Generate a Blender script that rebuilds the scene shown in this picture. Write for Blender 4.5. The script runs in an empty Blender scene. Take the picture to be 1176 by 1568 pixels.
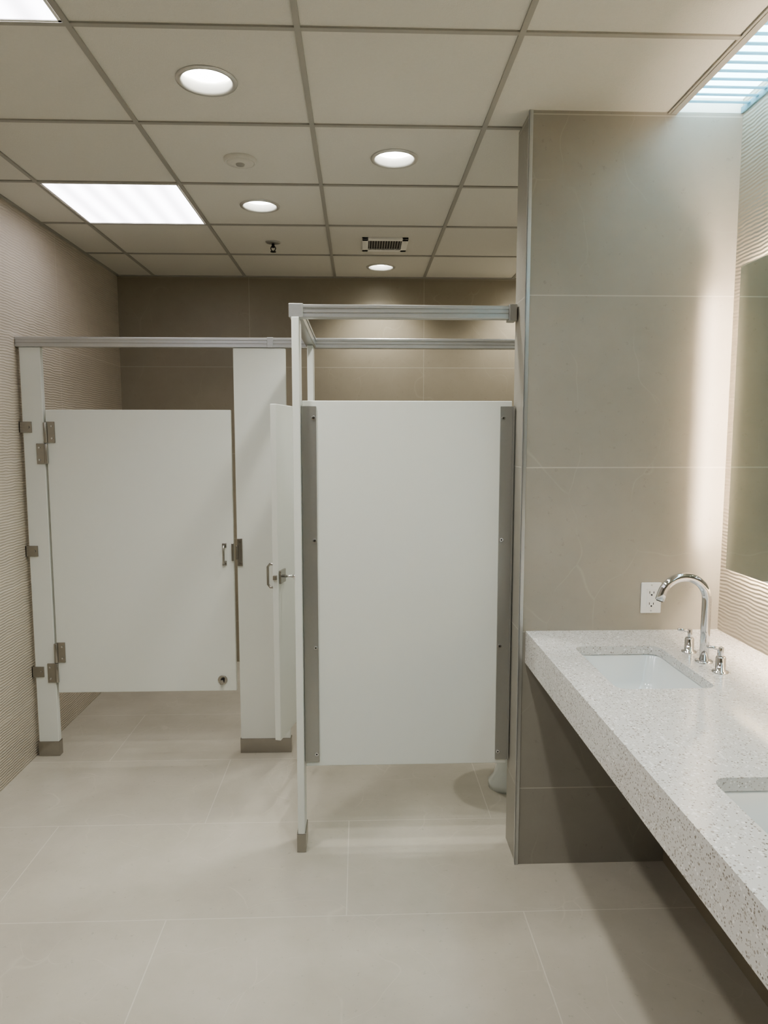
import bpy, bmesh, math
from mathutils import Vector, Matrix

# ------------------------------------------------------------------ helpers
def lin(c):
    out=[]
    for v in c:
        v=v/255.0
        out.append(v/12.92 if v<=0.04045 else ((v+0.055)/1.055)**2.4)
    return (out[0],out[1],out[2],1.0)

def new_mat(name):
    m=bpy.data.materials.new(name); m.use_nodes=True
    nt=m.node_tree
    for n in list(nt.nodes): nt.nodes.remove(n)
    o=nt.nodes.new('ShaderNodeOutputMaterial')
    p=nt.nodes.new('ShaderNodeBsdfPrincipled')
    nt.links.new(p.outputs[0],o.inputs[0])
    return m,nt,p

def N(nt,t,**kw):
    n=nt.nodes.new(t)
    for k,v in kw.items():
        if k in n.inputs.keys(): n.inputs[k].default_value=v
        else: setattr(n,k,v)
    return n

def mixc(nt,fac,a,b,blend='MIX'):
    n=nt.nodes.new('ShaderNodeMix'); n.data_type='RGBA'; n.blend_type=blend
    for idx,v in ((0,fac),(6,a),(7,b)):
        if isinstance(v,bpy.types.NodeSocket): nt.links.new(v,n.inputs[idx])
        else: n.inputs[idx].default_value=v
    return n.outputs[2]

def ramp(nt,src,p0,p1,c0=(0,0,0,1),c1=(1,1,1,1)):
    r=nt.nodes.new('ShaderNodeValToRGB')
    r.color_ramp.elements[0].position=p0; r.color_ramp.elements[1].position=p1
    r.color_ramp.elements[0].color=c0; r.color_ramp.elements[1].color=c1
    nt.links.new(src,r.inputs[0]); return r.outputs[0]

def math_(nt,op,a,b=None):
    n=nt.nodes.new('ShaderNodeMath'); n.operation=op
    for i,v in enumerate((a,b)):
        if v is None: continue
        if isinstance(v,bpy.types.NodeSocket): nt.links.new(v,n.inputs[i])
        else: n.inputs[i].default_value=v
    return n.outputs[0]

def plain(name,rgb,rough=0.5,metal=0.0,noise=0.0,nscale=30,bump=0.0,bscale=200,coat=0.0):
    m,nt,p=new_mat(name)
    tc=N(nt,'ShaderNodeTexCoord')
    nz=N(nt,'ShaderNodeTexNoise',Scale=nscale,Detail=3.0); nt.links.new(tc.outputs['Object'],nz.inputs['Vector'])
    c=lin(rgb); d=(c[0]*(1-noise),c[1]*(1-noise),c[2]*(1-noise),1)
    nt.links.new(mixc(nt,nz.outputs[0],d,c),p.inputs['Base Color'])
    p.inputs['Roughness'].default_value=rough; p.inputs['Metallic'].default_value=metal
    p.inputs['Coat Weight'].default_value=coat
    if bump>0:
        n2=N(nt,'ShaderNodeTexNoise',Scale=bscale,Detail=2.0); nt.links.new(tc.outputs['Object'],n2.inputs['Vector'])
        b=N(nt,'ShaderNodeBump',Strength=bump,Distance=0.002)
        nt.links.new(n2.outputs[0],b.inputs['Height']); nt.links.new(b.outputs[0],p.inputs['Normal'])
    return m

def emis(name,rgb,strength,pattern=None):
    m,nt,p=new_mat(name)
    p.inputs['Base Color'].default_value=lin((230,230,230)); 
    p.inputs['Roughness'].default_value=0.6
    tc=N(nt,'ShaderNodeTexCoord')
    c=lin(rgb)
    if pattern:   # long soft lamp bands behind a prismatic diffuser
        w=N(nt,'ShaderNodeTexWave',Scale=pattern[1]); w.bands_direction=pattern[0]
        nt.links.new(tc.outputs['Object'],w.inputs['Vector'])
        d=tuple(v*pattern[2] for v in c[:3])+(1,)
        nt.links.new(mixc(nt,w.outputs[1],d,c),p.inputs['Emission Color'])
    else: p.inputs['Emission Color'].default_value=c
    p.inputs['Emission Strength'].default_value=strength
    return m

def tile_mat(name,base,light,ua,va,uo,vo,bw=1.22,rh=0.607,offset=0.0,mortar=(190,185,172),rough=0.35,
             ridged=False,vein=0.5,grout=0.0022,dark=None,fine=0.5,nsc=2.3):
    m,nt,p=new_mat(name)
    tc=N(nt,'ShaderNodeTexCoord')
    sp=N(nt,'ShaderNodeSeparateXYZ'); nt.links.new(tc.outputs['Object'],sp.inputs[0])
    ax={'X':0,'Y':1,'Z':2}
    cb=N(nt,'ShaderNodeCombineXYZ')
    nt.links.new(math_(nt,'ADD',sp.outputs[ax[ua]],uo),cb.inputs[0])
    nt.links.new(math_(nt,'ADD',sp.outputs[ax[va]],vo),cb.inputs[1])
    br=N(nt,'ShaderNodeTexBrick'); br.offset=offset; br.offset_frequency=2; br.squash=1.0; br.squash_frequency=2
    br.inputs['Scale'].default_value=1.0; br.inputs['Mortar Size'].default_value=grout
    br.inputs['Mortar Smooth'].default_value=0.1; br.inputs['Bias'].default_value=0.0
    br.inputs['Brick Width'].default_value=bw; br.inputs['Row Height'].default_value=rh
    nt.links.new(cb.outputs[0],br.inputs['Vector'])
    n1=N(nt,'ShaderNodeTexNoise',Scale=nsc,Detail=8.0,Roughness=0.66)
    nt.links.new(tc.outputs['Object'],n1.inputs['Vector'])
    n3=N(nt,'ShaderNodeTexNoise',Scale=38.0,Detail=5.0,Roughness=0.75)
    nt.links.new(tc.outputs['Object'],n3.inputs['Vector'])
    col=mixc(nt,ramp(nt,n1.outputs[0],0.28,0.72),lin(base),lin(light))
    d=lin(dark or tuple(int(v*0.90) for v in base))
    col=mixc(nt,ramp(nt,n3.outputs[0],0.64,0.36),col,mixc(nt,fine,col,d))
    if vein>0:
        nd=N(nt,'ShaderNodeTexNoise',Scale=1.1,Detail=3.0); nt.links.new(tc.outputs['Object'],nd.inputs['Vector'])
        va_=nt.nodes.new('ShaderNodeVectorMath'); va_.operation='ADD'
        nt.links.new(tc.outputs['Object'],va_.inputs[0]); nt.links.new(nd.outputs['Color'],va_.inputs[1])
        mpv=N(nt,'ShaderNodeMapping'); mpv.inputs['Rotation'].default_value=(0.3,0.6,0.5); mpv.inputs['Scale'].default_value=(2.6,2.6,.9)
        nt.links.new(va_.outputs[0],mpv.inputs[0])
        vo_=N(nt,'ShaderNodeTexVoronoi',Scale=1.3); vo_.feature='DISTANCE_TO_EDGE'
        nt.links.new(mpv.outputs[0],vo_.inputs['Vector'])
        vm=ramp(nt,vo_.outputs['Distance'],0.0,0.009,(1,1,1,1),(0,0,0,1))
        nb=N(nt,'ShaderNodeTexNoise',Scale=4.1,Detail=4.0); nt.links.new(tc.outputs['Object'],nb.inputs['Vector'])
        msk=math_(nt,'MULTIPLY',vm,ramp(nt,nb.outputs[0],0.44,0.60))
        col=mixc(nt,math_(nt,'MULTIPLY',msk,vein),col,lin(tuple(min(255,int(v*1.12)) for v in light)))
    col=mixc(nt,math_(nt,'MULTIPLY',br.outputs['Fac'],0.85),col,lin(mortar))
    nt.links.new(col,p.inputs['Base Color'])
    rr=ramp(nt,n1.outputs[0],0.3,0.7,(rough*0.95,)*3+(1,),(min(1,rough*1.08),)*3+(1,))
    nt.links.new(rr,p.inputs['Roughness'])
    b=N(nt,'ShaderNodeBump',Strength=0.4,Distance=0.002); b.invert=True
    nt.links.new(br.outputs['Fac'],b.inputs['Height'])
    b2=N(nt,'ShaderNodeBump',Strength=0.10,Distance=0.001)
    nt.links.new(n3.outputs[0],b2.inputs['Height']); nt.links.new(b.outputs[0],b2.inputs['Normal']); last=b2
    if ridged:
        w=N(nt,'ShaderNodeTexWave',Scale=24.0,Distortion=4.0,Detail=2.0); w.bands_direction='Z'
        w.inputs['Detail Scale'].default_value=0.5
        nt.links.new(tc.outputs['Object'],w.inputs['Vector'])
        b3=N(nt,'ShaderNodeBump',Strength=0.6,Distance=0.0033)
        nt.links.new(w.outputs[1],b3.inputs['Height']); nt.links.new(b2.outputs[0],b3.inputs['Normal']); last=b3
    nt.links.new(last.outputs[0],p.inputs['Normal'])
    return m

class Obj:
    def __init__(s,name,M=None):
        s.name=name; s.bm=bmesh.new(); s.mats=[]; s.M=M or Matrix.Identity(4)
    def mi(s,mat):
        if mat not in s.mats: s.mats.append(mat)
        return s.mats.index(mat)
    def merge(s,t,mat,smooth=False):
        i=s.mi(mat); mp={}
        for v in t.verts: mp[v]=s.bm.verts.new(s.M@v.co)
        for f in t.faces:
            try: nf=s.bm.faces.new([mp[v] for v in f.verts])
            except ValueError: continue
            nf.material_index=i; nf.smooth=smooth
        t.free()
    def box(s,a,b,mat,bev=0.0,seg=2,rot=None):
        t=bmesh.new(); bmesh.ops.create_cube(t,size=1)
        c=[(a[i]+b[i])/2 for i in range(3)]; d=[abs(b[i]-a[i]) for i in range(3)]
        for v in t.verts: v.co=Vector((v.co.x*d[0],v.co.y*d[1],v.co.z*d[2]))
        if bev>0: bmesh.ops.bevel(t,geom=t.edges[:],offset=bev,segments=seg,profile=0.5,affect='EDGES')
        R=rot if rot else Matrix.Identity(4)
        for v in t.verts: v.co=(R@v.co)+Vector(c)
        s.merge(t,mat)
    def cyl(s,c,axis,r,h,mat,n=32,r2=None,bev=0.0):
        t=bmesh.new(); bmesh.ops.create_cone(t,cap_ends=True,segments=n,radius1=r,radius2=r if r2 is None else r2,depth=h)
        if bev>0:
            ed=[e for e in t.edges if len(e.link_faces)==2 and any(len(f.verts)>4 for f in e.link_faces)]
            bmesh.ops.bevel(t,geom=ed,offset=bev,segments=2,profile=0.5,affect='EDGES')
        q=Vector((0,0,1)).rotation_difference(Vector(axis).normalized()).to_matrix()
        for v in t.verts: v.co=q@v.co+Vector(c)
        i=s.mi(mat); mp={}
        for v in t.verts: mp[v]=s.bm.verts.new(s.M@v.co)
        for f in t.faces:
            nf=s.bm.faces.new([mp[v] for v in f.verts]); nf.material_index=i; nf.smooth=len(f.verts)<=4
        t.free()
    def loft(s,rings,mat,cap0=False,cap1=False,smooth=True,closed=False):
        t=bmesh.new(); R=[[t.verts.new(Vector(p)) for p in r] for r in rings]; n=len(R[0])
        m=len(R)
        for k in range(m if closed else m-1):
            A=R[k];B=R[(k+1)%m]
            for j in range(n): t.faces.new((A[j],A[(j+1)%n],B[(j+1)%n],B[j]))
        if cap0: t.faces.new(list(reversed(R[0])))
        if cap1: t.faces.new(R[-1])
        bmesh.ops.recalc_face_normals(t,faces=t.faces[:])
        s.merge(t,mat,smooth)
    def tube(s,pts,r,mat,n=20,cap=True):
        pts=[Vector(p) for p in pts]; rings=[]
        tg=(pts[1]-pts[0]).normalized()
        up=Vector((0,1,0)) if abs(tg.y)<0.9 else Vector((1,0,0))
        u=(up-tg*up.dot(tg)).normalized()
        for i,p in enumerate(pts):
            if i==0: t=(pts[1]-pts[0])
            elif i==len(pts)-1: t=(pts[-1]-pts[-2])
            else: t=(pts[i+1]-pts[i-1])
            t.normalize(); u=(u-t*u.dot(t)).normalized(); w=t.cross(u)
            rr=r[i] if isinstance(r,(list,tuple)) else r
            rings.append([p+u*math.cos(2*math.pi*j/n)*rr+w*math.sin(2*math.pi*j/n)*rr for j in range(n)])
        s.loft(rings,mat,cap,cap)
    def poly(s,pts,mat):
        i=s.mi(mat); f=s.bm.faces.new([s.bm.verts.new(s.M@Vector(p)) for p in pts]); f.material_index=i
    def done(s,recenter=True,parent=None):
        me=bpy.data.meshes.new(s.name); 
        off=Vector((0,0,0))
        if recenter and len(s.bm.verts):
            mn=[min(v.co[i] for v in s.bm.verts) for i in range(3)]; mx=[max(v.co[i] for v in s.bm.verts) for i in range(3)]
            off=Vector(((mn[0]+mx[0])/2,(mn[1]+mx[1])/2,mn[2]))
            for v in s.bm.verts: v.co-=off
        s.bm.to_mesh(me); s.bm.free()
        for m in s.mats: me.materials.append(m)
        ob=bpy.data.objects.new(s.name,me); ob.location=off
        bpy.context.scene.collection.objects.link(ob)
        return ob

def circ(c,r,z,n=48,ph=0):
    return [(c[0]+r*math.cos(2*math.pi*j/n+ph),c[1]+r*math.sin(2*math.pi*j/n+ph),z) for j in range(n)]
def rrect(x0,x1,y0,y1,r,z,k=6):
    pts=[]
    for cx,cy,a0 in ((x1-r,y1-r,0),(x0+r,y1-r,90),(x0+r,y0+r,180),(x1-r,y0+r,270)):
        for j in range(k+1):
            a=math.radians(a0+90*j/k); pts.append((cx+r*math.cos(a),cy+r*math.sin(a),z))
    return pts

# ------------------------------------------------------------------ materials
M_floor=tile_mat('floor_porcelain',(182,177,164),(195,190,178),'X','Y',0.66,0.15,rh=0.6,offset=0.5,mortar=(208,204,193),rough=0.22,vein=0.25,grout=0.0022,fine=0.45,nsc=3.0)
M_wing =tile_mat('tile_partition',(153,150,141),(164,161,152),'X','Z',5.98,0.302,bw=3.0,rough=0.36,mortar=(188,186,177),vein=0.3,fine=0.4)
M_back =tile_mat('tile_back',(146,138,121),(157,149,132),'X','Z',0.763+6.1,0.302,rough=0.4,mortar=(174,167,151),vein=0.3,fine=0.35)
M_side =tile_mat('tile_ridged',(188,180,165),(197,189,174),'Y','Z',0.84,0.302,rough=0.5,mortar=(208,202,189),ridged=True,vein=0.0)
M_ceil =plain('ceiling_tile_mineral',(222,220,211),0.9,noise=0.06,nscale=90,bump=0.6,bscale=220)
M_grid =plain('ceiling_grid_metal',(168,166,158),0.5,noise=0.03)
M_part =plain('partition_powder_coat',(228,231,225),0.34,noise=0.02,bump=0.06,bscale=500)
M_alu  =plain('brushed_aluminium',(204,206,206),0.30,metal=0.8,noise=0.06,nscale=90)
M_alu2 =plain('aluminium_bracket',(176,176,172),0.34,metal=0.7,noise=0.06,nscale=90)
M_steel=plain('stainless_steel',(182,179,173),0.27,metal=1.0,noise=0.12,nscale=40)
M_chrome=plain('polished_chrome',(222,222,224),0.06,metal=1.0)
M_dark =plain('black_recess',(22,21,20),0.6)
M_white=plain('white_plastic',(240,240,238),0.35)
M_porc =plain('vitreous_china',(226,231,231),0.10,coat=0.6)
M_mirror=plain('mirror_glass',(222,228,222),0.01,metal=1.0)
M_trimw=plain('white_metal_trim',(232,231,225),0.4)
M_ring =plain('downlight_trim_ring',(210,209,203),0.28,metal=0.4)
M_lens =emis('downlight_lens',(252,252,246),18)
M_panel=emis('troffer_diffuser',(250,246,255),6.8,('X',2.9,0.62))
M_sky  =emis('skylight_diffuser',(192,227,238),7.2)
M_led  =emis('mirror_led',(255,232,208),100)
M_slat,nt,p=new_mat('skylight_slat')
p.inputs['Base Color'].default_value=lin((170,208,220)); p.inputs['Roughness'].default_value=.4
tr=N(nt,'ShaderNodeBsdfTranslucent'); tr.inputs[0].default_value=lin((150,200,216))
tcs=N(nt,'ShaderNodeTexCoord'); nzs=N(nt,'ShaderNodeTexNoise',Scale=8.0); nt.links.new(tcs.outputs['Object'],nzs.inputs['Vector'])
mx_=nt.nodes.new('ShaderNodeMixShader'); nt.links.new(ramp(nt,nzs.outputs[0],0,1,(.35,.35,.35,1),(.6,.6,.6,1)),mx_.inputs[0])
nt.links.new(p.outputs[0],mx_.inputs[1]); nt.links.new(tr.outputs[0],mx_.inputs[2])
nt.links.new(mx_.outputs[0],[n for n in nt.nodes if n.type=='OUTPUT_MATERIAL'][0].inputs[0])
# quartz
M_quartz,nt,p=new_mat('speckled_quartz')
tc=N(nt,'ShaderNodeTexCoord')
col=lin((210,209,206))
for sc,th,c in ((120,0.24,(236,235,234)),(130,0.18,(164,158,151)),(190,0.2,(182,177,170)),(85,0.12,(238,237,234)),(160,0.16,(132,125,117))):
    mp=N(nt,'ShaderNodeMapping'); mp.inputs['Location'].default_value=(sc*.37,sc*.11,sc*.73); nt.links.new(tc.outputs['Object'],mp.inputs[0])
    v=N(nt,'ShaderNodeTexVoronoi',Scale=float(sc)); nt.links.new(mp.outputs[0],v.inputs['Vector'])
    sp=N(nt,'ShaderNodeSeparateColor'); nt.links.new(v.outputs['Color'],sp.inputs[0])
    sel=math_(nt,'LESS_THAN',sp.outputs[0],0.45)
    near=math_(nt,'LESS_THAN',v.outputs['Distance'],math_(nt,'MULTIPLY',sp.outputs[1],th*2.3))
    col=mixc(nt,math_(nt,'MULTIPLY',sel,near),col,lin(c))
nt.links.new(col,p.inputs['Base Color']); p.inputs['Roughness'].default_value=0.12

# ------------------------------------------------------------------ room shell
XL,XR,YB,YF,H=-1.665,1.335,5.04,-1.8,2.745
def shell(name,a,b,mat):
    o=Obj(name); o.box(a,b,mat); return o.done(recenter=False)
shell('floor',(XL-.12,YF-.12,-.12),(XR+.12,YB+.12,0),M_floor)
shell('wall_left',(XL-.12,YF,0),(XL,YB,3.0),M_side)
shell('wall_right',(XR,YF,0),(XR+.12,YB,3.0),M_side)
shell('wall_back',(XL-.12,YB,0),(XR+.12,YB+.12,3.0),M_back)
shell('wall_front',(XL-.12,YF-.12,0),(XR+.12,YF,3.0),M_back)
WY0,WY1,WX=2.52,2.70,0.592
shell('wall_partition',(WX,WY0,0),(XR,WY1,H),M_wing)
o=Obj('trim_1'); o.box((WX-.004,WY0-.004,0),(WX+.009,WY0+.0,H),M_alu); o.box((WX-.004,WY0-.004,0),(WX,WY0+.014,H),M_alu); o.done()

# ceiling
cols=[XL,-1.41,-.788,-.166,.456,1.078]
rows=[YF]+[2.06+.597*k for k in range(-6,5)]+[YB]
lights=[(-.477,2.36),(.145,2.955),(-.477,3.55),(.145,4.745),(.145,1.76),(-.477,1.165),(.145,.57),(1.15,4.745),(1.15,3.3)]  # out-of-frame ones nearest the camera are added for lighting
panels=[(-1.099,3.55),(-1.099,1.76),(-1.099,-.03)]  # the panel behind the camera is unseen, added to raise room light
RH=.080
o=Obj('ceiling')
def cell(x0,x1,y0,y1):
    for px,py in panels:
        if x0<px<x1 and y0<py<y1: return
    for lx,ly in lights:
        if x0<lx<x1 and y0<ly<y1:
            n=48; ring=circ((lx,ly),RH,H,n); sq=[]
            for (x,y,z) in ring:
                dx,dy=x-lx,y-ly
                tx=((x1-lx)/dx) if dx>1e-9 else ((x0-lx)/dx if dx<-1e-9 else 1e9)
                ty=((y1-ly)/dy) if dy>1e-9 else ((y0-ly)/dy if dy<-1e-9 else 1e9)
                t=min(tx,ty); sq.append((lx+dx*t,ly+dy*t,H))
            o.loft([sq,ring],M_ceil,smooth=False)
            for cx,cy in ((x0,y0),(x1,y0),(x1,y1),(x0,y1)):
                ds=sorted(range(n),key=lambda j:(sq[j][0]-cx)**2+(sq[j][1]-cy)**2)[:6]
                ex=[sq[j] for j in ds if abs(sq[j][0]-cx)<1e-6]; ey=[sq[j] for j in ds if abs(sq[j][1]-cy)<1e-6]
                if ex and ey and ex[0]!=ey[0]: o.poly([ex[0],(cx,cy,H),ey[0]],M_ceil)
            return
    o.poly([(x0,y0,H),(x0,y1,H),(x1,y1,H),(x1,y0,H)],M_ceil)
for j in range(len(rows)-1):
    for i in range(len(cols)-1): cell(cols[i],cols[i+1],rows[j],rows[j+1])
rr=[WY0,2.657]+[r for r in rows if r>2.7]
for j in range(len(rr)-1): cell(1.078,XR,rr[j],rr[j+1])
ceil=o.done(recenter=False)
o=Obj('trim_2')
g=.0085
for x in cols[1:]: o.box((x-g,YF,H-.006),(x+g,YB,H+.002),M_grid)
for y in rows[1:-1]:
    o.box((XL,y-g,H-.0055),(1.078,y+g,H+.002),M_grid)
    if y>2.7: o.box((1.078,y-g,H-.0055),(XR,y+g,H+.002),M_grid)
o.box((XL,YF,H-.0065),(XL+.018,YB,H),M_grid); o.box((XL,YB-.018,H-.0065),(XR,YB,H),M_grid)
o.box((1.078,YF,H-.008),(1.10,WY0,H+.06),M_grid)
o.done()

# strip skylight along right wall
o=Obj('skylight')
o.box((1.101,YF+.001,H+.05),(XR-.001,WY0+.02,H+.06),M_sky)
o.box((1.101,WY0+.001,H+.001),(XR-.001,WY0+.015,H+.05),M_trimw)
y=YF+.02
while y<WY0-.005:
    o.box((1.102,y-.010,H+.012),(XR-.002,y+.010,H+.015),M_slat,rot=Matrix.Rotation(math.radians(10),4,'X')); y+=.05
for x in (1.102,XR-.008): o.box((x,YF+.001,H+.0),(x+.004,WY0,H+.02),M_slat)
o.done()

# recessed downlights
for lx,ly in lights:
    o=Obj('ceiling_downlight')
    n=48
    o.loft([circ((lx,ly),.096,H-.001,n),circ((lx,ly),.094,H-.005,n),circ((lx,ly),.082,H-.006,n),circ((lx,ly),.077,H+.000,n),circ((lx,ly),.070,H+.028,n)],M_ring)
    o.loft([circ((lx,ly),.070,H+.028,n),circ((lx,ly),.04,H+.0285,n)],M_lens,cap1=True)
    o.loft([circ((lx,ly),.034,H+.0275,n),circ((lx,ly),.032,H+.024,n)],M_lens,cap1=True)
    o.done()
    L=bpy.data.lights.new('downlight_lamp','SPOT'); L.energy=39; L.spot_size=math.radians(128); L.spot_blend=.75
    L.shadow_soft_size=.05; L.color=(1.0,.98,.925)
    lo=bpy.data.objects.new('downlight_lamp',L); lo.location=(lx,ly,H+.012); bpy.context.scene.collection.objects.link(lo)

for px,py in panels:
    o=Obj('ceiling_panel_light')
    hx,hy=.311-.010,.2985-.010
    o.box((px-hx,py-hy,H-.003),(px+hx,py+hy,H+.012),M_panel)
    for a,b in (((px-hx-.0,py-hy,H-.006),(px-hx+.008,py+hy,H+.012)),((px+hx-.008,py-hy,H-.006),(px+hx,py+hy,H+.012)),
                ((px-hx,py-hy,H-.006),(px+hx,py-hy+.008,H+.012)),((px-hx,py+hy-.008,H-.006),(px+hx,py+hy,H+.012))):
        o.box(a,b,M_trimw)
    o.done()

o=Obj('concealed_sprinkler_cover')
c=(-.477,2.985)
o.loft([circ(c,.066,H),circ(c,.066,H-.008),circ(c,.060,H-.015)],M_ceil)
o.loft([circ(c,.060,H-.015),circ(c,.057,H-.0155),circ(c,.056,H-.012),circ(c,.053,H-.012),circ(c,.052,H-.017),circ(c,.02,H-.019)],M_ceil,cap1=True)
o.loft([circ(c,.018,H-.019),circ(c,.016,H-.024)],M_grid,cap1=True); o.done()
o=Obj('fire_sprinkler')
c=(-.49,4.18)
o.loft([circ(c,.042,H),circ(c,.040,H-.005),circ(c,.020,H-.010)],M_alu2,cap1=True)
o.cyl((c[0],c[1],H-.018),(0,0,1),.008,.026,M_dark)
for s_ in (-1,1): o.tube([(c[0]+s_*.008,c[1],H-.024),(c[0]+s_*.014,c[1],H-.034),(c[0]+s_*.010,c[1],H-.046),(c[0],c[1],H-.052)],.0028,M_dark,n=8)
o.cyl((c[0],c[1],H-.054),(0,0,1),.016,.003,M_dark); o.done()
o=Obj('ceiling_air_vent')
cx,cy,h=.150,4.19,.13
for a,b in (((cx-h,cy-h,H-.012),(cx+h,cy-h+.035,H)),((cx-h,cy+h-.035,H-.012),(cx+h,cy+h,H)),((cx-h,cy-h,H-.012),(cx-h+.035,cy+h,H)),((cx+h-.035,cy-h,H-.012),(cx+h,cy+h,H))):
    o.box(a,b,M_trimw,.002)
o.box((cx-h+.03,cy-h+.03,H-.003),(cx+h-.03,cy+h-.03,H-.001),M_dark)
for k in range(13):
    x=cx-.088+k*.0147; o.box((x-.0012,cy-h+.03,H-.011),(x+.0012,cy+h-.03,H-.003),M_alu2)
o.done()

# ------------------------------------------------------------------ partitions
PZ0,PZ1,RZ0,RZ1=.333,1.765,2.067,2.115
def rail_x(o,x0,x1,y,w=.04):
    o.box((x0,y-w/2,RZ0),(x1,y+w/2,RZ1),M_alu,.002)
    o.box((x0,y-w/2-.004,RZ1-.014),(x1,y+w/2+.004,RZ1-.002),M_alu,.002)
    o.box((x0,y-w/2-.003,RZ0+.002),(x1,y-w/2+.001,RZ0+.009),M_alu)
    o.box((x0,y-w/2-.002,RZ0+.018),(x1,y-w/2+.001,RZ0+.021),M_alu2)
def rail_y(o,x,y0,y1,w=.04):
    o.box((x-w/2,y0,RZ0),(x+w/2,y1,RZ1),M_alu,.002)
    o.box((x-w/2-.004,y0,RZ1-.014),(x+w/2+.004,y1,RZ1-.002),M_alu,.002)
    o.box((x-w/2-.003,y0,RZ0+.002),(x+w/2+.003,y1,RZ0+.009),M_alu)
PXp=-.233; YP=2.675; YD=3.54
o=Obj('stall_headrail')
rail_x(o,XL+.001,XR-.001,YD)
o.box((-.45,YD-.025,RZ0-.0005),(-.42,YD+.02,RZ1+.002),M_alu,.002)
o.done()
o=Obj('stall_headrail')
rail_x(o,-.255,WX-.005,YP)
o.box((WX-.035,YP-.03,RZ0-.008),(WX-.005,YP+.028,RZ1+.004),M_alu2,.003)
o.box((-.258,YP-.026,RZ0+.0),(-.206,YP-.02,RZ1+.002),M_alu,.002)
o.box((-.257,YP-.024,RZ1-.001),(-.205,YP+.024,RZ1+.003),M_alu,.002)
o.done()
o=Obj('stall_headrail')
rail_y(o,PXp,YP+.026,YD-.026)
o.done()

def pilaster(x0,x1,y0,y1):
    o=Obj('stall_pilaster')
    o.box((x0,y0,.004),(x1,y1,RZ0-.001),M_part,.003)
    e=.004
    o.box((x0-e,y0-e,.0),(x1+e,y1+e,.078),M_steel,.0025)
    return o
o=pilaster(-1.648,-1.548,YD-.016,YD+.016)
for z in (1.68,1.066,.446):
    o.box((XL+.001,YD-.022,z-.027),(XL+.006,YD+.0,z+.027),M_steel,.001)
    o.box((XL+.001,YD-.022,z-.027),(XL+.062,YD-.0165,z+.027),M_steel,.001)
    o.cyl((XL+.045,YD-.0235,z),(0,1,0),.006,.004,M_steel,n=16)
o.done()
pm=pilaster(-.618,-.362,YD-.016,YD+.016)
pm.box((-.616,YD-.025,.985),(-.590,YD-.0165,1.125),M_steel,.0015)
pm.box((-.622,YD-.036,1.02),(-.612,YD-.02,1.09),M_steel,.0015)
for z in (1.0,1.11): pm.cyl((-.601,YD-.026,z),(0,1,0),.005,.004,M_chrome,n=12)
pm.done()
pilaster(PXp-.014,PXp+.014,2.628,2.728).done()
pilaster(PXp-.014,PXp+.014,3.405,3.515).done()

def hinge(o,xs,y,z,dx):
    o.box((xs,y-.010,z-.052),(xs+dx,y-.0045,z+.052),M_steel,.0015)
    o.cyl((xs-.003,y-.012,z-.002),(0,0,1),.009,.10,M_steel,n=20,bev=.002)
    o.box((xs-.050,y-.013,z-.155),(xs-.004,y-.0085,z-.055),M_steel,.0015)
    o.cyl((xs-.003,y-.012,z-.105),(0,0,1),.009,.098,M_steel,n=20,bev=.002)
    for a in (-.03,.03):
        o.cyl((xs+dx*.65,y-.0115,z+a),(0,1,0),.0045,.004,M_chrome,n=12)
        o.cyl((xs-.036,y-.0145,z-.105+a),(0,1,0),.0045,.004,M_chrome,n=12)
o=Obj('stall_door')
o.box((-1.538,YD-.013,PZ0),(-.636,YD+.013,PZ1),M_part,.003)
hinge(o,-1.536,YD-.0085,1.655,.042); hinge(o,-1.536,YD-.0085,.545,.042)
hx,hz=-.682,1.044
for z in (hz-.045,hz+.045):
    o.box((hx-.011,YD-.017,z-.012),(hx+.011,YD-.0125,z+.012),M_steel,.002)
o.tube([(hx,YD-.013,hz-.045),(hx,YD-.034,hz-.045),(hx,YD-.042,hz-.036),(hx,YD-.042,hz+.036),(hx,YD-.034,hz+.045),(hx,YD-.013,hz+.045)],.0055,M_steel,n=12)
o.box((-.646,YD-.022,1.01),(-.634,YD-.012,1.10),M_steel,.002)
o.cyl((-.706,YD-.0155,.392),(0,1,0),.024,.006,M_steel,n=28,bev=.0015)
o.cyl((-.706,YD-.026,.392),(0,1,0),.009,.018,M_dark,n=20)
o.box((-.716,YD-.036,.372),(-.698,YD-.028,.398),M_steel,.003)
o.done()
phi=math.asin(-.235)
Md=Matrix.Translation((-.236,3.40,0))@Matrix.Rotation(phi,4,'Z')
o=Obj('stall_door',Md)
W=.50
o.box((-.013,-W,PZ0),(.013,-.006,PZ1),M_part,.003)
for z in (.995,1.095): o.box((-.02,-W+.02,z-.010),(-.0125,-W+.05,z+.010),M_steel,.002)
o.tube([(-.013,-W+.03,.995),(-.035,-W+.03,.995),(-.045,-W+.03,1.007),(-.045,-W+.03,1.083),(-.035,-W+.03,1.095),(-.013,-W+.03,1.095)],.0055,M_steel,n=12)
o.box((.0135,-W+.004,1.015),(.022,-W+.07,1.073),M_steel,.003)
o.box((-.008,-W-.012,1.034),(.008,-W+.01,1.054),M_steel,.002)
o.cyl((.045,-W+.04,1.044),(1,0,0),.006,.05,M_chrome,n=16); o.cyl((.072,-W+.04,1.044),(1,0,0),.012,.012,M_chrome,n=20,bev=.002)
for z in (1.63,.46):
    o.cyl((.0,-.002,z),(0,0,1),.009,.09,M_steel,n=16); o.box((.0125,-.05,z-.045),(.0165,-.004,z+.045),M_steel,.001)
o.done()
o=Obj('stall_panel')
o.box((PXp+.018,YP-.004,PZ0),(WX-.012,YP+.022,PZ1),M_part,.003)
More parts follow.
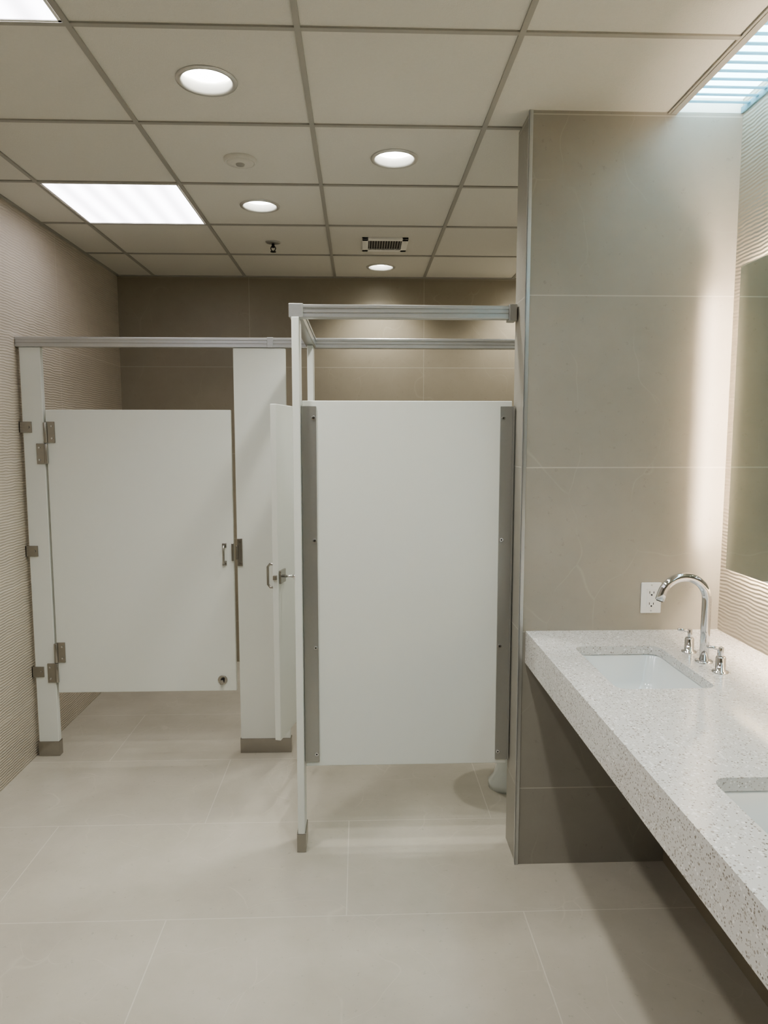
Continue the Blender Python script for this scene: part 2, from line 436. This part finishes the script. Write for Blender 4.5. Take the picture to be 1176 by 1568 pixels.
for x0,x1 in ((PXp+.0155,-.162),(.535,WX-.006)):
    o.box((x0,YP-.010,PZ0+.02),(x1,YP-.0045,PZ1-.02),M_alu2,.001)
    o.box((x0,YP+.0225,PZ0+.02),(x1,YP+.027,PZ1-.02),M_alu2,.001)
o.box((PXp+.0155,YP-.012,PZ0+.02),(PXp+.020,YP+.027,PZ1-.02),M_alu2); o.box((WX-.010,YP-.022,PZ0+.02),(WX-.006,YP+.02,PZ1-.02),M_alu2)
for z in (1.70,1.235,.815,.385):
    for x in (-.172,.546): 
        o.cyl((x,YP-.0115,z),(0,1,0),.0075,.004,M_chrome,n=16,bev=.001); o.cyl((x,YP-.0138,z),(0,1,0),.003,.002,M_dark,n=8)
o.done()
o=Obj('stall_panel')
o.box((PXp-.01,YD-.013,PZ0),(XR-.006,YD+.013,PZ1),M_part,.003)
o.box((XR-.05,YD-.018,PZ0+.02),(XR-.001,YD-.0135,PZ1-.02),M_alu2); o.done()

# ------------------------------------------------------------------ toilet
def ov(x0,x1,yc,hw,z,n=40,e=2.4):
    cx,a=(x0+x1)/2,(x1-x0)/2; r=[]
    for j in range(n):
        t=2*math.pi*j/n; c,s_=math.cos(t),math.sin(t)
        r.append((cx+a*math.copysign(abs(c)**(2/e),c),yc+hw*math.copysign(abs(s_)**(2/e),s_),z))
    return r
o=Obj('toilet'); ty=3.13
o.loft([ov(.60,1.22,ty,.115,0),ov(.60,1.22,ty,.115,.03),ov(.625,1.22,ty,.10,.06),ov(.65,1.23,ty,.098,.18),ov(.60,1.28,ty,.15,.28),ov(.555,1.31,ty,.18,.35),ov(.548,1.315,ty,.185,.39),
        ov(.60,1.15,ty,.125,.392),ov(.63,1.12,ty,.11,.33),ov(.72,1.05,ty,.07,.22)],M_porc,cap0=True,cap1=True)
o.loft([ov(.545,1.10,ty,.185,.395),ov(.54,1.10,ty,.188,.408),ov(.55,1.09,ty,.18,.418),ov(.61,1.06,ty,.125,.418),ov(.62,1.05,ty,.12,.395)],M_white,closed=True)
o.tube([(1.333,ty,.72),(1.26,ty,.72),(1.24,ty,.70),(1.24,ty,.39)],.016,M_chrome)
o.cyl((1.24,ty,.74),(0,0,1),.03,.10,M_chrome,bev=.006); o.tube([(1.24,ty-.03,.73),(1.24,ty-.10,.725)],.006,M_chrome,n=12)
o.done()

# ------------------------------------------------------------------ vanity
CT=.915; CX0=.612
sinks=[(1.905,2.32),(.965,1.38),(.025,.44)]
cu=bpy.data.curves.new('c','CURVE'); cu.dimensions='2D'; cu.fill_mode='BOTH'; cu.extrude=.015
def spl(pts):
    s_=cu.splines.new('POLY'); s_.points.add(len(pts)-1); s_.use_cyclic_u=True
    for q,pp in zip(s_.points,pts): q.co=(pp[0],pp[1],0,1)
CY0=-.45
spl([(CX0,CY0),(XR-.0005,CY0),(XR-.0005,WY0-.0005),(CX0,WY0-.0005)])
SX0,SX1=.73,1.02
for a,b in sinks: spl(list(reversed([(p_[0],p_[1]) for p_ in rrect(SX0,SX1,a,b,.035,0)])))
tmp=bpy.data.objects.new('tmpc',cu); bpy.context.scene.collection.objects.link(tmp)
bpy.context.view_layer.update()
dg=bpy.context.evaluated_depsgraph_get()
me=bpy.data.meshes.new_from_object(tmp.evaluated_get(dg))
bpy.data.objects.remove(tmp)
o=Obj('vanity_countertop')
t=bmesh.new(); t.from_mesh(me)
for v in t.verts: v.co.z+=CT-.015
o.merge(t,M_quartz)
o.box((CX0,CY0,CT-.12),(CX0+.022,WY0-.0005,CT-.0301),M_quartz,.0)
o.box((CX0+.022,CY0,CT-.12),(XR-.0005,CY0+.022,CT-.0301),M_quartz,.0)
o.done()
for a,b in sinks:
    o=Obj('undermount_sink')
    zt=CT-.0305
    R=[rrect(SX0-.025,SX1+.025,a-.025,b+.025,.05,zt),rrect(SX0-.004,SX1+.004,a-.004,b+.004,.038,zt),rrect(SX0+.0,SX1-.0,a+.0,b-.0,.04,zt-.006),
       rrect(SX0+.012,SX1-.012,a+.015,b-.015,.045,zt-.09),rrect(SX0+.03,SX1-.03,a+.035,b-.035,.05,zt-.125),
       rrect(SX0+.07,SX1-.07,a+.08,b-.08,.05,zt-.136),rrect(SX0+.12,SX1-.12,a+.18,b-.18,.02,zt-.140)]
    o.loft(R,M_porc,cap1=True)
    o.loft([rrect(SX0-.025,SX1+.025,a-.025,b+.025,.05,zt),rrect(SX0-.012,SX1+.012,a-.012,b+.012,.05,zt-.10),rrect(SX0+.05,SX1-.05,a+.06,b-.06,.05,zt-.155)],M_porc,cap1=True)
    cx,cy=(SX0+SX1)/2,(a+b)/2
    o.cyl((cx,cy,zt-.138),(0,0,1),.028,.006,M_chrome,bev=.002); o.cyl((cx,cy,zt-.136),(0,0,1),.012,.006,M_dark)
    o.tube([(cx,cy,zt-.15),(cx,cy,zt-.27),(cx+.02,cy,zt-.30),(cx+.05,cy,zt-.31),(cx+.08,cy,zt-.29),(cx+.10,cy,zt-.27),(cx+.285,cy,zt-.265)],.019,M_chrome,n=16)
    o.done()
    fx,fy=1.096,cy+.03
    o=Obj('gooseneck_faucet')
    o.loft([circ((fx,fy),.027,CT,32),circ((fx,fy),.027,CT+.004,32),circ((fx,fy),.0165,CT+.006,32)],M_chrome,cap1=True)
    pts=[(fx,fy,CT+.004),(fx,fy,CT+.10),(fx,fy,CT+.19)]
    r=.074; cz=CT+.2
    for k in range(0,23):
        a_=math.radians(k*163/22); pts.append((fx-r+r*math.cos(a_),fy,cz+r*math.sin(a_)))
    a_=math.radians(163); dx,dz=-math.sin(a_),math.cos(a_)
    e=pts[-1]; pts.append((e[0]+dx*.022,fy,e[2]+dz*.022))
    o.tube(pts,.0142,M_chrome,n=28)
    o.cyl((pts[-1][0]+dx*.001,fy,pts[-1][2]+dz*.001),(dx,0,dz),.0105,.004,M_dark,n=20)
    for s_ in (-1,1):
        hy=fy+s_*.102
        o.loft([circ((fx,hy),.024,CT,32),circ((fx,hy),.024,CT+.004,32),circ((fx,hy),.0145,CT+.006,32),circ((fx,hy),.0145,CT+.046,32),circ((fx,hy),.013,CT+.049,32)],M_chrome,cap1=True)
        o.cyl((fx,hy,CT+.060),(0,0,1),.0075,.036,M_chrome,n=16,bev=.0015)
        o.tube([(fx+.004,hy,CT+.071),(fx-.042,hy-s_*.006,CT+.079)],.0048,M_chrome,n=12)
    o.cyl((fx+.045,fy,CT+.02),(0,0,1),.003,.04,M_chrome,n=10); o.cyl((fx+.045,fy,CT+.042),(0,0,1),.006,.009,M_chrome,n=16)
    o.done()
o=Obj('wall_undercounter'); o.box((1.165,CY0+.03,0),(XR,WY0,CT-.19-.14),M_back); o.done(recenter=False)

# mirror with halo light
o=Obj('backlit_mirror')
mx=1.290; y0,y1,z0,z1=.25,2.40,1.166,2.20
o.box((mx,y0,z0),(mx+.005,y1,z1),M_mirror,.0012)
i_=.045
o.box((mx+.0055,y0+i_,z0+i_),(XR-.0005,y1-i_,z1-i_),M_alu2)
o.box((mx+.016,y1-i_+.001,z0+i_),(XR-.006,y1-i_+.005,z1-i_),M_led)
o.box((mx+.016,y0+i_-.005,z0+i_),(XR-.006,y0+i_-.001,z1-i_),M_led)
o.box((mx+.016,y0+i_,z0+i_-.005),(XR-.006,y1-i_,z0+i_-.001),M_led)
o.box((mx+.016,y0+i_,z1-i_+.001),(XR-.006,y1-i_,z1-i_+.005),M_led)
o.done()

# outlet
o=Obj('electrical_outlet')
cx,cz=1.077,1.037; y=WY0
o.box((cx-.038,y-.006,cz-.058),(cx+.038,y-.0003,cz+.058),M_white,.003)
o.box((cx-.018,y-.0085,cz-.035),(cx+.018,y-.005,cz+.035),M_white,.001)
for s_ in (-1,1):
    zc=cz+s_*.021
    o.box((cx-.0085,y-.0092,zc-.004),(cx-.0065,y-.008,zc+.005),M_dark); o.box((cx+.0065,y-.0092,zc-.004),(cx+.0085,y-.008,zc+.004),M_dark)
    o.cyl((cx,y-.0088,zc-.009),(0,1,0),.003,.001,M_dark,n=12)
    o.cyl((cx,y-.0065,cz+s_*.048),(0,1,0),.003,.002,M_alu,n=12)
o.box((cx-.008,y-.0095,cz-.005),(cx-.001,y-.008,cz+.005),M_white,.0005); o.box((cx+.001,y-.0095,cz-.005),(cx+.008,y-.008,cz+.005),M_white,.0005)
o.done()

# ------------------------------------------------------------------ world + camera
w=bpy.data.worlds.new('World'); bpy.context.scene.world=w; w.use_nodes=True
w.node_tree.nodes['Background'].inputs[0].default_value=(.6,.7,.8,1); w.node_tree.nodes['Background'].inputs[1].default_value=.05
try:
    bpy.context.scene.view_settings.look='AgX - Medium High Contrast'
except Exception: pass
cam=bpy.data.cameras.new('camera'); co=bpy.data.objects.new('camera',cam); bpy.context.scene.collection.objects.link(co)
cam.sensor_fit='HORIZONTAL'; cam.sensor_width=36; cam.lens=36*1075/1176; cam.clip_start=.02
co.location=(0,0,1.62); co.rotation_euler=(math.radians(90-5.9),0,math.radians(-2.0))
bpy.context.scene.camera=co
